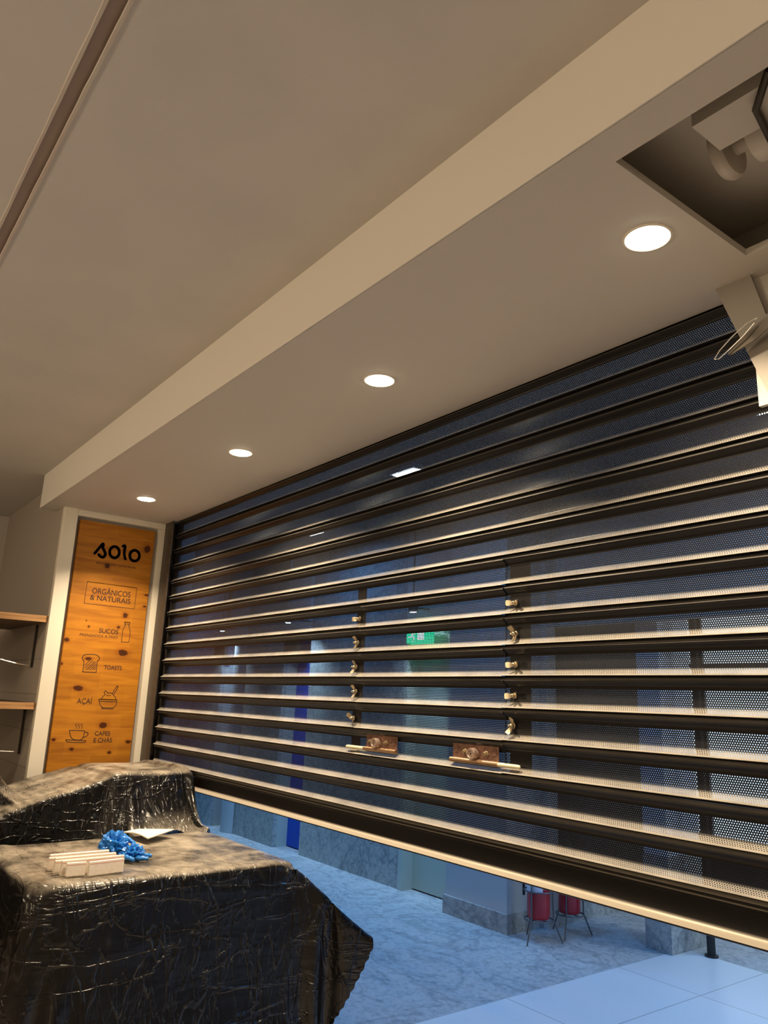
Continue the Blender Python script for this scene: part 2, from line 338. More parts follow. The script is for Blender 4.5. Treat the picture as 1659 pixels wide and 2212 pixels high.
# ------------------------------------------------------------------ the room
FZ = -1.6; CZ = 1.40; SZ = 1.17; SY = 1.15; SHY = 2.0
struct('floor', bx(-7.2, 2.5, -3.5, 2.0, FZ - .1, FZ), M_FLOOR)
GY0, GY1 = .284, .318
struct('ceiling', MB().box(-7.2, 2.5, GY1, SY + .05, CZ, CZ + .08).box(-7.2, -5.37, SY + .05, 2.2, CZ, CZ + .08).box(-7.2, 2.5, -3.5, GY0, CZ, CZ + .08), M_CEIL)
struct('trim_1', bx(-7.2, 2.5, GY0 - .006, GY1 + .006, CZ + .012, CZ + .08), M_MAUVE)
for k, y in enumerate((GY0 - .004, GY1 + .004)):
    b_ = MB(); n = 160; pr = random.Random(k)
    pts = [(-7.1 + 9.5 * i / n, y + pr.uniform(-.0006, .0006), CZ - .001) for i in range(n + 1)]
    vs = []; fs = []
    for i, (x, yy, z) in enumerate(pts):
        wd = .0055 + pr.uniform(-.0007, .0007)
        vs += [(x, yy - wd, CZ), (x, yy - wd * .7, CZ - .003), (x, yy + wd * .7, CZ - .003), (x, yy + wd, CZ + .010)]
    for i in range(n):
        for j in range(3): a = i * 4 + j; fs.append((a, a + 1, a + 5, a + 4))
    struct('trim_%d' % (k + 2), MB().add(vs, fs), M_BEAD)
# soffit over the shutter, with the open inspection hole at its right end
HX0, HX1, HY0, HY1 = -.865, .55, 1.245, 1.80
sf = MB()
sf.box(-5.38, 2.5, SY, HY0, SZ, SZ + .02).box(-5.38, 2.5, HY1, SHY - .012, SZ, SZ + .02)
sf.box(-5.38, HX0, HY0, HY1, SZ, SZ + .02).box(HX1, 2.5, HY0, HY1, SZ, SZ + .02)
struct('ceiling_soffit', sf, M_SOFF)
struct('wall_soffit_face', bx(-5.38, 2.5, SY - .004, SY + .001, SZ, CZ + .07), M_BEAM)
struct('ceiling_cavity', MB().box(-1.2, .9, SY + .02, SHY - .03, SZ + .17, SZ + .20).box(-1.22, -1.2, SY + .02, SHY - .03, SZ + .02, SZ + .2).box(-1.2, .9, SHY - .05, SHY - .03, SZ + .02, SZ + .2).box(.9, .92, SY + .02, SHY - .03, SZ + .02, SZ + .2), M_SOFF)  # interior as pale as the soffit, painting in glare haze
struct('wall_header', bx(-7.2, 2.6, SHY + .04, SHY + .22, SZ, 1.70), M_PLAST)
# end wall: pillar block carrying the sign, side wall, far wall
struct('wall_left', MB().box(-7.05, -5.25, 1.262, 2.22, FZ, CZ + .05), M_PANEL)
struct('trim_4', MB().box(-5.25, -5.2, 1.262, 1.352, FZ, SZ + .005).box(-5.25, -5.2, 1.995, 2.05, FZ, SZ).box(-5.25, -5.2, 1.352, 1.995, 1.128, SZ), M_CREAM, bevel=.004)
struct('trim_5', bx(-5.251, -5.246, 1.352, 1.995, FZ, 1.128), M_GREYP)
struct('trim_6', bx(-5.246, -5.215, 1.918, 1.995, FZ, 1.128), M_CREAM)
struct('wall_far_end', bx(-7.15, -7.0, -3.5, 1.262, FZ, CZ), M_WALL)
struct('wall_back', bx(-7.15, 2.6, -3.6, -3.5, FZ, CZ), M_WALL)
struct('wall_right', bx(2.5, 2.6, -3.6, 2.2, FZ, CZ), M_WALL)
struct('wall_right_pier', bx(.62, 2.5, 1.95, 2.2, FZ, SZ), M_CREAM)

# ------------------------------------------------------------------ the mall corridor behind the shutter
struct('floor_corridor_granite', bx(-22, -3.40, 2.0, 11, FZ - .1, FZ), M_GRF)
struct('floor_corridor_tile', bx(-3.40, 6, 2.0, 5.33, FZ - .1, FZ), M_WTILE)
struct('floor_corridor_far', bx(-3.40, 6, 5.33, 11, FZ - .1, FZ), M_GRF)
struct('ceiling_corridor', bx(-22, 6, 2.22, 11, 1.65, 1.75), M_MALLC)
struct('wall_corridor_end', bx(-22, -21.9, 2, 5, FZ, 1.65), M_GRW)
struct('wall_corridor_far', MB().box(-4.3, 6.1, 10.9, 11, FZ, 1.65), M_SHADEDW)
struct('wall_corridor_side', MB().box(6, 6.1, 2, 11, FZ, 1.65), M_PLAST)
struct('wall_corridor_store', MB().box(-22, -7.2, 2.0, 2.2, FZ, 1.7), M_GRW)
struct('wall_corridor_a', bx(-22, -9.45, 4.52, 4.9, FZ, 1.65), M_GRW)
struct('wall_corridor_b', bx(-8.83, -7.886, 4.55, 4.9, FZ, 1.65), M_GRW)
struct('wall_corridor_c', bx(-7.4, -5.706, 4.60, 4.9, FZ, 1.65), M_GRW)
struct('wall_corridor_lintel', MB().box(-9.45, -8.83, 4.56, 4.9, .72, 1.65).box(-7.886, -7.4, 4.56, 4.9, .72, 1.65).box(-5.706, -4.93, 4.6, 4.9, .72, 1.65), M_PLAST)
struct('wall_corridor_back', bx(-9.6, -4.2, 4.84, 4.95, FZ, 1.65), M_PLAST)
struct('wall_corridor_pillar', bx(-4.93, -4.262, 4.455, 5.03, FZ, 1.65), M_PLAST)
struct('wall_corridor_passage', bx(-4.93, -4.27, 5.03, 7.0, FZ, 1.65), M_SHADEDW)
struct('baseboard_corridor', MB().box(-4.945, -4.25, 4.44, 4.67, FZ, FZ + .135).box(-4.945, -4.25, 4.67, 6.9, FZ, FZ + .135), M_GRW)
struct('trim_7', MB().box(-5.706, -5.655, 4.585, 4.84, FZ, .72).box(-5.0, -4.93, 4.70, 4.84, FZ, .72), M_JAMB)
struct('trim_8', MB().box(-7.90, -7.875, 4.60, 4.84, FZ, .72).box(-9.46, -9.44, 4.58, 4.84, FZ, .72), M_JAMB)
for i, (x0, x1, m_, y) in enumerate(((-9.44, -8.83, M_BDOOR, 4.69), (-7.875, -7.4, M_BDOOR, 4.73), (-5.655, -4.95, M_ODOOR, 4.71))):
    d = struct('door_%d' % (i + 1), bx(x0, x1, y, y + .045, FZ + .012, .72), m_)
    h = MB().tube([(x1 - .08, y - .002, -.55), (x1 - .08, y - .05, -.55), (x1 - .19, y - .05, -.55)], .009, 10).build('door_handle', M_STEEL, d, smooth=True)
struct('wall_corridor_column', MB().lathe((-8.98, 4.62, FZ), (0, 0, 1), [(0, .15), (3.25, .15)], 28), M_PLAST, smooth=True)
struct('wall_corridor_pier', MB().box(-3.555, -3.35, 5.11, 5.53, FZ, FZ + .62), M_GRW)
struct('wall_corridor_pier_upper', MB().box(-3.548, -3.357, 5.117, 5.523, FZ + .62, 1.65), M_LABELW)  # whiter material paints in the light falling on this pier
struct('wall_corridor_shopfront', MB().box(-4.27, 6, 6.9, 7.0, FZ, 1.65), M_SHADEDW)
sw = struct('glow_panel_1', MB().box(-4.26, 1.5, 6.87, 6.9, -1.05, 1.05), M_GLOWPANEL)  # added glowing surface, framed like a shopfront
for x in (-4.07, -3.1, -2.2, -1.2, -.1, 1.46): bx(x, x + .05, 6.84, 6.87, -1.07, 1.07).build('glow_panel_frame', M_STEEL, sw)
for z in (-1.09, 1.05, .42): bx(-4.26, 1.51, 6.845, 6.87, z, z + .04).build('glow_panel_frame', M_STEEL, sw)
struct('wall_corridor_bulkhead', bx(-4.262, 6, 4.95, 5.09, .66, 1.65), M_PLAST)
tag(MB().lathe((-3.20, 5.34, FZ), (0, 0, 1), [(0, .045), (.012, .045), (.014, .028), (3.24, .028)], 20).build('corridor_post', M_BLACK, smooth=True),
    'thin black floor to ceiling post beside the granite pillar base in the corridor', 'post')

# corridor luminaires
def area(name, loc, size, W, col, parent=None, rot=(0, 0, 0), spread=math.pi, size_y=None, disk=False):
    L = bpy.data.lights.new(name, 'AREA'); L.energy = W; L.color = col; L.size = size; L.spread = spread
    if size_y: L.shape = 'RECTANGLE'; L.size_y = size_y
    if disk: L.shape = 'DISK'
    o = bpy.data.objects.new(name, L); COL.objects.link(o); o.rotation_euler = rot
    if parent is not None:
        o.parent = parent; o.location = Vector(loc) - ORG[parent]
    else: o.location = loc
    return o
CL = ['slim cool ceiling light seen through the slats near the wooden sign end', 'slim cool ceiling light at the upper right of the shutter',
      'cool corridor ceiling light hidden behind the middle slats', 'cool corridor ceiling light far down the passage', 'cool corridor ceiling light beyond the right end of the shutter']
for (x, y, W, lb) in ((-6.43, 3.95, MALL_W, CL[0]), (-1.80, 3.96, MALL_W, CL[1]), (-4.15, 3.3, MALL_W * 1.25, CL[2]), (-11, 3.6, MALL_W, CL[3]), (1.6, 4.0, MALL_W * .8, CL[4])):
    t = empty('corridor_ceiling_light', (x, y, 1.64), lb, 'ceiling light', 'cool ceiling lights in the corridor')
    bx(x - .14, x + .14, y - .05, y + .05, 1.615, 1.649).build('housing', M_LABELW, t)
    bx(x - .12, x + .12, y - .035, y + .035, 1.609, 1.6145).build('diffuser', M_TUBEL, t)
    area('lamp_light', (x, y, 1.600), .8, W, COOL, t, size_y=.5)
t = empty('corridor_ceiling_light', (1.0, 6.2, 1.64), 'long cool ceiling light over the shopfront right of the granite pillar', 'ceiling light', 'cool ceiling lights in the corridor')
bx(-2.6, 2.0, 6.1, 6.3, 1.615, 1.649).build('housing', M_LABELW, t)
bx(-2.5, 1.9, 6.13, 6.27, 1.609, 1.6145).build('diffuser', M_TUBEL, t)
area('lamp_light', (-.3, 6.2, 1.60), 4.0, SHOP_W, (.35, .62, 1.0), t, size_y=.3)
WL = ['bright spot downlight over the far blue door', 'bright spot downlight over the nearer blue door', 'bright spot downlight over the pale door and green exit sign']
for (x, y, lb) in ((-9.15, 4.335, WL[0]), (-7.36, 4.26, WL[1]), (-5.382, 4.41, WL[2])):
    t = empty('wall_spotlight', (x, y, .86), lb, 'spotlight', 'spotlights over the corridor doors')
    MB().lathe((x, y, .80), (0, 0, 1), [(0, .035), (.002, .045), (.07, .045), (.08, .03)], 20).tube([(x, y, .87), (x, y, 1.65)], .008, 8).tube([(x, y, .84), (x, 4.62, .84)], .008, 8).build('housing', M_STEEL, t, smooth=True)
    MB().lathe((x, y, .797), (0, 0, 1), [(0, .033), (.002, .033)], 20).build('lens', M_TUBEL, t)
    area('lamp_light', (x, y, .79), .06, DOOR_W, (.45, .72, 1.0), t, rot=(.35, 0, 0), spread=1.7)
for (x, y, z, lb) in ((-9.50, 4.49, .576, 'dark box sign high on the corridor wall near the far blue door'), (-7.72, 4.53, .575, 'dark box sign above the nearer blue door')):
    t = empty('door_sign', (x, y, z - .08), lb, 'sign', 'dark door signs')
    bx(x - .16, x + .16, y, y + .03, z - .07, z + .06).build('sign_box', M_BLACK, t)
    for hx in (x - .095, x + .095): bx(hx - .005, hx + .005, y + .01, y + .02, z + .06, .72).build('hanger', M_STEEL, t)
t = empty('exit_sign', (-5.44, 4.53, .53), 'glowing green exit sign seen through the slats above the pale door', 'sign')
bx(-5.60, -5.30, 4.52, 4.60, .53, .68).build('sign_box', M_GREEN, t)
m_ = MB()   # white running figure and arrow block
m_.lathe((-5.50, 4.519, .652), (0, -1, 0), [(0, .011), (.002, .011)], 14)
for a, b2, r in (((-5.50, .638), (-5.515, .605), .010), ((-5.515, .605), (-5.49, .575), .007), ((-5.49, .575), (-5.50, .548), .006), ((-5.515, .605), (-5.545, .585), .006), ((-5.545, .585), (-5.57, .59), .005), ((-5.50, .635), (-5.475, .615), .005), ((-5.50, .635), (-5.53, .625), .005)):
    m_.tube([(a[0], 4.518, a[1]), (b2[0], 4.518, b2[1])], r, 8)
m_.box(-5.44, -5.35, 4.517, 4.5195, .56, .655)
m_.build('pictogram', M_WHITE_E, t)

# ------------------------------------------------------------------ fire extinguishers in their stands
def extinguisher(x, y, rot, l1, l2):
    zc = -1.455
    st = empty('extinguisher_stand', (x, y, FZ), l1, 'stand', 'wire stands for the fire extinguishers')
    for k in range(3):
        a = rot + k * 2 * math.pi / 3; ux, uy = math.cos(a), math.sin(a)
        MB().tube([(x + ux * .165, y + uy * .165, FZ + .004), (x + ux * .105, y + uy * .105, zc), (x + ux * .097, y + uy * .097, zc + .26), (x + ux * .10, y + uy * .10, zc + .30)], .0055, 8).build('leg', M_STEEL, st, smooth=True)
    for z in (zc, zc + .19):
        MB().ring((x, y, z), .100, .005).build('ring', M_STEEL, st, smooth=True)
    MB().tube([(x - .1, y, zc - .002), (x + .1, y, zc - .002)], .004, 6).tube([(x, y - .1, zc - .002), (x, y + .1, zc - .002)], .004, 6).build('support_bar', M_STEEL, st)
    e = empty('fire_extinguisher', (x, y, zc + .004), l2, 'fire extinguisher', 'red fire extinguishers in the corridor')
    MB().lathe((x, y, zc + .004), (0, 0, 1), [(0, .060), (.008, .075), (.03, .080), (.30, .080), (.34, .078), (.375, .06), (.40, .030), (.42, .022)], 32).build('cylinder', M_RED, e, smooth=True)
    lab = MB(); n = 14; a0 = -2.35
    vs = []
    for i in range(n + 1):
        a = a0 + 1.9 * i / n
        for z in (zc + .187, zc + .275): vs.append((x + .0812 * math.cos(a), y + .0812 * math.sin(a), z))
    lab.add(vs, [(i * 2, i * 2 + 2, i * 2 + 3, i * 2 + 1) for i in range(n)]).build('paper_label', M_LABELW, e)
    MB().lathe((x, y, zc + .42), (0, 0, 1), [(0, .020), (.045, .020), (.05, .014), (.075, .014)], 16).box(x - .01, x + .01, y - .1, y + .02, zc + .47, zc + .482).box(x - .01, x + .01, y - .09, y + .02, zc + .50, zc + .51).build('valve', M_STEEL, e)
    MB().tube([(x + .01, y, zc + .45), (x - .08, y - .02, zc + .46), (x - .112, y - .03, zc + .40), (x - .115, y - .03, zc + .30), (x - .112, y - .03, zc + .14)], .009, 10).build('hose', M_BLACK, e, smooth=True)
extinguisher(-4.03, 4.535, -1.35, 'grey wire tripod stand by the pillar corner, nearer of the two', 'red fire extinguisher with white label standing by the pillar corner')
extinguisher(-4.02, 4.86, -1.1, 'grey wire tripod stand further back along the pillar side', 'red fire extinguisher further back, right of the labelled one')

# ------------------------------------------------------------------ roller shutter
PITCH = .1072; Z00 = .5224
PROF = [(.0035, .0045), (0, -.002), (-.0008, -.009), (-.0035, -.0145), (-.0075, -.016), (-.0115, -.0135), (-.0155, -.0065), (-.020, -.001), (-.0255, .0025),
        (-.030, .003), (-.076, .003), (-.0815, .0015), (-.0865, -.003), (-.0915, -.0095), (-.0955, -.0165), (-.0975, -.0215), (-.0988, -.0222), (-.0995, -.020), (-.0985, -.010), (-.099, .001), (-.1072, .002)]
def prof_mesh(x0, x1, ztop, prof=PROF, ycen=SHY, dx=0.0, sag=0.0):
    mb = MB(); nx = max(1, int((x1 - x0) / .35)); vs = []; uv = []
    s = 0; S = [0]
    for a, b2 in zip(prof, prof[1:]): s += math.hypot(b2[0] - a[0], b2[1] - a[1]); S.append(s)
    s8 = S[9] - .004 if len(prof) == len(PROF) else 99
    m = len(prof); rr = random.Random(int(ztop * 1e4) + int(x0 * 10)); ph = rr.uniform(0, 6)
    for i in range(nx + 1):
        x = x0 + (x1 - x0) * i / nx; wz = .0006 * math.sin(x * 3.1 + ph); wy = .0008 * math.sin(x * 2.3 + ph * 2)
        for k, (dz, dy) in enumerate(prof): vs.append((x, ycen + dy + wy, ztop + dz + wz)); uv.append((x + 10, S[k] - s8))
    fs = [(i * m + k, i * m + k + 1, (i + 1) * m + k + 1, (i + 1) * m + k) for i in range(nx) for k in range(m - 1)]
    mb.add(vs, fs); mb.uvs = uv; return mb
def with_uv(o, mb):
    me = o.data; l = me.uv_layers.new(name='UVMap')
    vi = np.zeros(len(me.loops), dtype=np.int32); me.loops.foreach_get('vertex_index', vi)
    l.data.foreach_set('uv', np.array(mb.uvs, dtype=np.float32)[vi].ravel()); return o
SH = empty('roller_shutter', (-2.2, SHY, FZ + 1.05), 'dark perforated metal roller shutter with small locked hatch, left partly raised', 'shutter')
XL, XR = -5.06, .60
SEAM_L, SEAM_R = -2.79, -1.915
rows = list(range(-7, 9))       # row k spans Z00 - k*PITCH downward
for k in rows:
    zt = Z00 - k * PITCH
    if zt > SZ + .12: continue
    if 0 <= k <= 6:
        for j, (a, b2) in enumerate(((XL, SEAM_L + .008), (SEAM_L, SEAM_R), (SEAM_R - .008, XR))):
            mb = prof_mesh(a, b2, zt + (0, -.001, .0015)[j], ycen=SHY + (0, -.0035, .0)[j])
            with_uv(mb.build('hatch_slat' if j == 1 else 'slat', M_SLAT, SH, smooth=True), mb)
    else:
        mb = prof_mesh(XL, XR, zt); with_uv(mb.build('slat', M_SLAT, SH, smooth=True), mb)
zb = Z00 - 9 * PITCH
RAIL = [(.0035, .0045), (0, -.002), (-.001, -.010), (-.005, -.015), (-.010, -.015), (-.014, -.008), (-.017, -.012), (-.021, -.012), (-.024, -.004), (-.028, .0), (-.078, .001), (-.086, -.004), (-.091, -.014), (-.094, -.030), (-.0955, -.0345), (-.099, -.035), (-.1005, -.033), (-.1005, .012), (-.03, .012)]
rail = prof_mesh(XL, XR, zb, RAIL).build('bottom_rail', M_RAIL, SH, smooth=True)
MB().box(-5.20, -5.155, 1.955, 2.035, FZ, SZ).box(-5.155, -5.055, 1.955, 1.965, FZ, SZ).box(-5.155, -5.055, 2.02, 2.035, FZ, SZ).build('guide_rail', M_GUIDE, SH, bevel=.002)
MB().box(.60, .64, 1.955, 2.035, FZ, SZ).box(.53, .60, 1.955, 1.965, FZ, SZ).box(.53, .60, 2.02, 2.035, FZ, SZ).build('guide_rail', M_GUIDE, SH, bevel=.002)
for k in range(0, 7):
    zt = Z00 - k * PITCH
    bx(SEAM_R + .010, SEAM_R + .105, SHY + .008, SHY + .011, zt - .097, zt - .012).build('backing_plate', M_DARKM, SH)
    bx(SEAM_L - .060, SEAM_L + .004, SHY + .008, SHY + .011, zt - .097, zt - .012).build('backing_plate', M_DARKM, SH)
# thin joint lips where the hatch meets the fixed slats
def wing_nut(x, z, ang, bend=.45):
    c = Vector((x, SHY - .002, z)); mb = MB()
    mb.lathe(c, (0, -1, 0), [(0, .0105), (.002, .0105), (.003, .0085), (.014, .0070), (.017, .0055), (.018, .0040), (.025, .0038), (.026, .003)], 14)
    for sgn in (1, -1):
        n = 9; vs = []; fs = []
        prof = []
        for i in range(n + 1):
            t_ = i / n; wd = .0050 + .0050 * math.sin(min(1, t_ * 1.15) * math.pi * .62)
            if t_ > .9: wd *= .75
            prof.append((.006 + .0215 * t_, .008 + (.012 + bend * .004) * t_ ** 1.3, wd))
        for (r_, h_, wd) in prof:
            for sx in (-1, 1):
                for th in (-.0016, .0016):
                    u = sgn * r_; v_ = sx * wd
                    px = x + math.cos(ang) * u - math.sin(ang) * v_; pz = z + math.sin(ang) * u + math.cos(ang) * v_
                    vs.append((px, SHY - .002 - h_ - th, pz))
        for i in range(n):
            a = i * 4; b3 = a + 4
            fs += [(a, a + 1, b3 + 1, b3), (a + 2, b3 + 2, b3 + 3, a + 3), (a, b3, b3 + 2, a + 2), (a + 1, a + 3, b3 + 3, b3 + 1)]
        fs += [(0, 2, 3, 1), (n * 4, n * 4 + 1, n * 4 + 3, n * 4 + 2)]
        mb.add(vs, fs)
    return mb.build('wing_nut', M_ZINC, SH, smooth=True)
for i, (x, z, a) in enumerate(((-1.868, .356, 0), (-1.869, .247, 1.95), (-1.869, .142, .08), (-1.874, .037, .1), (-1.881, -.063, 1.25),
                               (-2.815, .356, .05), (-2.821, .25, 1.75), (-2.826, .144, 1.4), (-2.818, .038, 1.7), (-2.826, -.075, 2.5))):
    wing_nut(x, z, a)
def lock(xa, xb, xc, rx0, rx1):
    zt, zp0, zp1 = -.194, -.187, -.132; y = SHY - .006
    L = bx(xa, xb, y - .004, y, zp0, zp1).build('lock', M_COPPER, SH, bevel=.0015); ORG[L] = ORG[SH]
    for hx in (xa + .021, xb - .021): bx(hx - .009, hx + .009, y - .0055, y - .004, zp0 + .018, zp1 - .010).build('raised_pad', M_COPPER, L)
    MB().tube([(xa - .004, y - .010, zt), (xb + .004, y - .010, zt)], .0095, 16).build('bolt_sleeve', M_TUBE, L, smooth=True)
    MB().lathe((xc, y - .003, -.168), (0, -1, 0), [(0, .021), (.022, .021), (.026, .0195), (.026, .013), (.024, .012), (.024, .004), (.016, .004)], 28).build('lock_cylinder', M_CYL, L, smooth=True)
    s_ = 1 if rx1 > rx0 else -1
    MB().tube([(rx0, y - .010, zt), (rx1 - s_ * .012, y - .010, zt), (rx1 - s_ * .004, y - .010, zt), (rx1, y - .010, zt)], [.0072, .0072, .0062, .003], 16).build('bolt_rod', M_ROD, L, smooth=True)
    for dx in (-.048, .058):
        MB().lathe((xc + dx, y - .003, -.163), (0, -1, 0), [(0, .011), (.004, .011), (.0045, .008), (.012, .008), (.0125, .0045), (.018, .0045)], 6).build('hex_screw', M_ZINC, L)
lock(-2.715, -2.505, -2.632, -2.715, -2.852)
lock(-2.175, -1.942, -2.058, -1.942, -1.838)

# ------------------------------------------------------------------ wooden sign
SX = -5.215
SG = empty('wooden_sign', (SX - .015, 1.633, FZ), 'tall orange pine menu board with dark lettering on the end pillar', 'sign')
pn = bx(SX - .030, SX, 1.374, 1.893, FZ + .01, 1.106).build('panel', M_PINE, SG, bevel=.003)
# material knots use the panel's own frame: its origin is the sign's base
FX = SX + .0006
def ribbon(pts, wd, mb, closed=False, taper=False):
    pts = [Vector((0, a, b2)) for a, b2 in pts]
    if closed: pts = pts + [pts[0], pts[1]]
    m = len(pts); n0 = len(mb.v)
    for a, b2 in zip(pts, pts[1:]):
        d = b2 - a
        if d.length < 1e-6: continue
        d.normalize(); nrm = Vector((0, -d.z, d.y)) * wd / 2
        mb.add([(FX, *(a + nrm)[1:]), (FX, *(a - nrm)[1:]), (FX, *(b2 - nrm)[1:]), (FX, *(b2 + nrm)[1:])], [(0, 1, 2, 3)])
    for p in pts:
        mb.add([(FX + .00005, p.y + wd / 2 * math.cos(k * math.pi / 5), p.z + wd / 2 * math.sin(k * math.pi / 5)) for k in range(10)], [tuple(range(10))])
    return mb
def smooth_path(pts, n=6, closed=False):
    out = []; m = len(pts)
    rng = range(m if closed else m - 1)
    g = lambda i: pts[i % m] if closed else pts[max(0, min(m - 1, i))]
    for i in rng:
        p0, p1, p2, p3 = g(i - 1), g(i), g(i + 1), g(i + 2)
        for j in range(n):
            t_ = j / n
            out.append(tuple(.5 * ((2 * p1[c]) + (-p0[c] + p2[c]) * t_ + (2 * p0[c] - 5 * p1[c] + 4 * p2[c] - p3[c]) * t_ ** 2 + (-p0[c] + 3 * p1[c] - 3 * p2[c] + p3[c]) * t_ ** 3) for c in (0, 1)))
    if not closed: out.append(tuple(pts[-1]))
    return out
STROKES = {'logo': ([('s', 0.02, [(1.494, 0.8915), (1.5169, 0.928), (1.537, 0.9606), (1.5436, 0.9579), (1.5429, 0.9356), (1.5583, 0.913), (1.5645, 0.8926), (1.5526, 0.8725), (1.5323, 0.8769), (1.5222, 0.8864)]), ('sc', 0.02, [(1.6565, 0.9229), (1.6553, 0.9057), (1.6479, 0.891), (1.6358, 0.8817), (1.6215, 0.8796), (1.6076, 0.8852), (1.597, 0.8972), (1.5918, 0.9133), (1.5929, 0.9304), (1.6002, 0.9451), (1.6122, 0.9544), (1.6266, 0.9566), (1.6405, 0.9512), (1.6512, 0.9391)]), ('s', 0.02, [(1.676, 0.968), (1.6905, 0.9712), (1.6903, 0.942), (1.6924, 0.9094), (1.7031, 0.8829)]), ('sc', 0.02, [(1.7975, 0.9191), (1.796, 0.9024), (1.7883, 0.8882), (1.7757, 0.8791), (1.7608, 0.877), (1.7466, 0.8823), (1.7359, 0.8938), (1.7306, 0.9094), (1.732, 0.9259), (1.7397, 0.9402), (1.7522, 0.9493), (1.767, 0.9516), (1.7813, 0.9464), (1.7922, 0.9348)])], 'logo'), 'frame_line': ([('c', 0.0034, [(1.4706, 0.697), (1.8062, 0.694), (1.8055, 0.5499), (1.4687, 0.5516)])], 'ink'), 'bottle_drawing': ([('s', 0.0042, [(1.7538, 0.442), (1.7547, 0.4277), (1.7448, 0.4034), (1.7447, 0.3747), (1.7449, 0.321)]), ('l', 0.0042, [(1.7449, 0.321), (1.7948, 0.323)]), ('s', 0.0042, [(1.7948, 0.323), (1.7964, 0.3789), (1.7922, 0.4057), (1.7822, 0.4274), (1.784, 0.443)]), ('c', 0.0042, [(1.7505, 0.4544), (1.7863, 0.4549), (1.7859, 0.4431), (1.7519, 0.4428)])], 'ink'), 'toast_drawing': ([('s', 0.0048, [(1.5175, 0.1117), (1.5178, 0.1485), (1.5165, 0.1784), (1.5053, 0.1923), (1.5061, 0.2121), (1.526, 0.2237), (1.5644, 0.2263), (1.5954, 0.2223), (1.612, 0.2077), (1.6104, 0.1928), (1.6012, 0.1836)]), ('l', 0.0048, [(1.6012, 0.1836), (1.6033, 0.112), (1.5175, 0.1117)]), ('l', 0.0045, [(1.5271, 0.1559), (1.5508, 0.1848)]), ('l', 0.0045, [(1.5279, 0.1371), (1.5696, 0.186)]), ('l', 0.0045, [(1.5345, 0.1255), (1.584, 0.1817)]), ('l', 0.0045, [(1.5472, 0.1262), (1.5924, 0.177)]), ('l', 0.0045, [(1.5617, 0.127), (1.5951, 0.1633)]), ('l', 0.0045, [(1.5754, 0.1277), (1.5952, 0.1486)]), ('l', 0.0045, [(1.5874, 0.1284), (1.5951, 0.1357)])], 'ink'), 'bowl_drawing': ([('c', 0.0042, [(1.6439, -0.0566), (1.7608, -0.0579), (1.7613, -0.0691), (1.6438, -0.0693)]), ('s', 0.0042, [(1.6475, -0.0709), (1.6554, -0.0928), (1.6721, -0.1076), (1.7029, -0.1102), (1.7422, -0.1083), (1.7564, -0.0942), (1.7607, -0.0709)]), ('l', 0.0042, [(1.6722, -0.1085), (1.6672, -0.1171), (1.7407, -0.1169), (1.7431, -0.1083)]), ('s', 0.0042, [(1.6577, -0.0561), (1.6644, -0.0397), (1.6783, -0.0255), (1.6716, -0.0138), (1.6806, -0.0023), (1.6964, -0.0163), (1.7137, -0.0139), (1.7348, -0.0269), (1.7492, -0.0428), (1.7526, -0.0556)]), ('s', 0.0034, [(1.6856, -0.0278), (1.702, -0.0332), (1.7157, -0.0293)]), ('l', 0.0042, [(1.7249, -0.0187), (1.7448, 0.0219)]), ('l', 0.0042, [(1.7359, -0.0217), (1.7559, 0.018)]), ('s', 0.0042, [(1.7448, 0.0219), (1.7507, 0.0317), (1.7565, 0.0276), (1.7559, 0.018)])], 'ink'), 'cup_drawing': ([('l', 0.0045, [(1.483, -0.2537), (1.5774, -0.2561)]), ('s', 0.0045, [(1.4839, -0.2545), (1.491, -0.2831), (1.5117, -0.3084), (1.5579, -0.3123), (1.5738, -0.2933), (1.5775, -0.2569)]), ('s', 0.0045, [(1.5795, -0.266), (1.5956, -0.2667), (1.6007, -0.28), (1.5889, -0.2933), (1.5709, -0.2967)]), ('l', 0.0045, [(1.4686, -0.3117), (1.5921, -0.3172)]), ('s', 0.0045, [(1.4687, -0.3126), (1.4851, -0.3247), (1.5808, -0.3279), (1.5922, -0.318)]), ('s', 0.0032, [(1.5212, -0.2113), (1.5151, -0.2213), (1.5247, -0.2311), (1.5198, -0.2443)]), ('s', 0.0032, [(1.5387, -0.211), (1.5325, -0.221), (1.5422, -0.2308), (1.5372, -0.2441)]), ('s', 0.0032, [(1.5563, -0.2108), (1.5501, -0.2208), (1.5597, -0.2306), (1.5548, -0.2439)])], 'ink')}
for name, (items, m_) in STROKES.items():
    mb = MB()
    for (kind, wd, pts) in items:
        p = smooth_path(pts, 6, kind == 'sc') if kind[0] == 's' else pts
        ribbon(p, wd, mb, closed=kind in ('c', 'sc'))
    mb.build(name, {'ink': M_INK, 'logo': M_LOGO}[m_], SG)
def text(txt, y0, y1, z, h, name='lettering', shear=0, off=.0, m_=None):
    cu = bpy.data.curves.new('t', 'FONT'); cu.body = txt; cu.size = 1; cu.offset = off
    o = bpy.data.objects.new('t', cu); COL.objects.link(o); bpy.context.view_layer.update()
    me = bpy.data.meshes.new_from_object(o.evaluated_get(bpy.context.evaluated_depsgraph_get()))
    bpy.data.objects.remove(o)
    P = [v.co.copy() for v in me.vertices]; xs = [p.x for p in P]
    base_h = .69 if txt.upper() == txt else .49
    sx = (y1 - y0) / (max(xs) - min(xs)); sz = h / base_h; x0 = min(xs)
    mb = MB(); mb.add([(FX, y0 + (p.x - x0) * sx, z + p.y * sz) for p in P], [tuple(p.vertices) for p in me.polygons])
    mb.build(name, m_ or M_INK, SG)
text('ORG\u00c2NICOS', 1.510, 1.768, .6235, .037, off=.012)
text('& NATURAIS', 1.502, 1.773, .580, .034, off=.012)
text('SUCOS', 1.588, 1.716, .369, .030, off=.012)
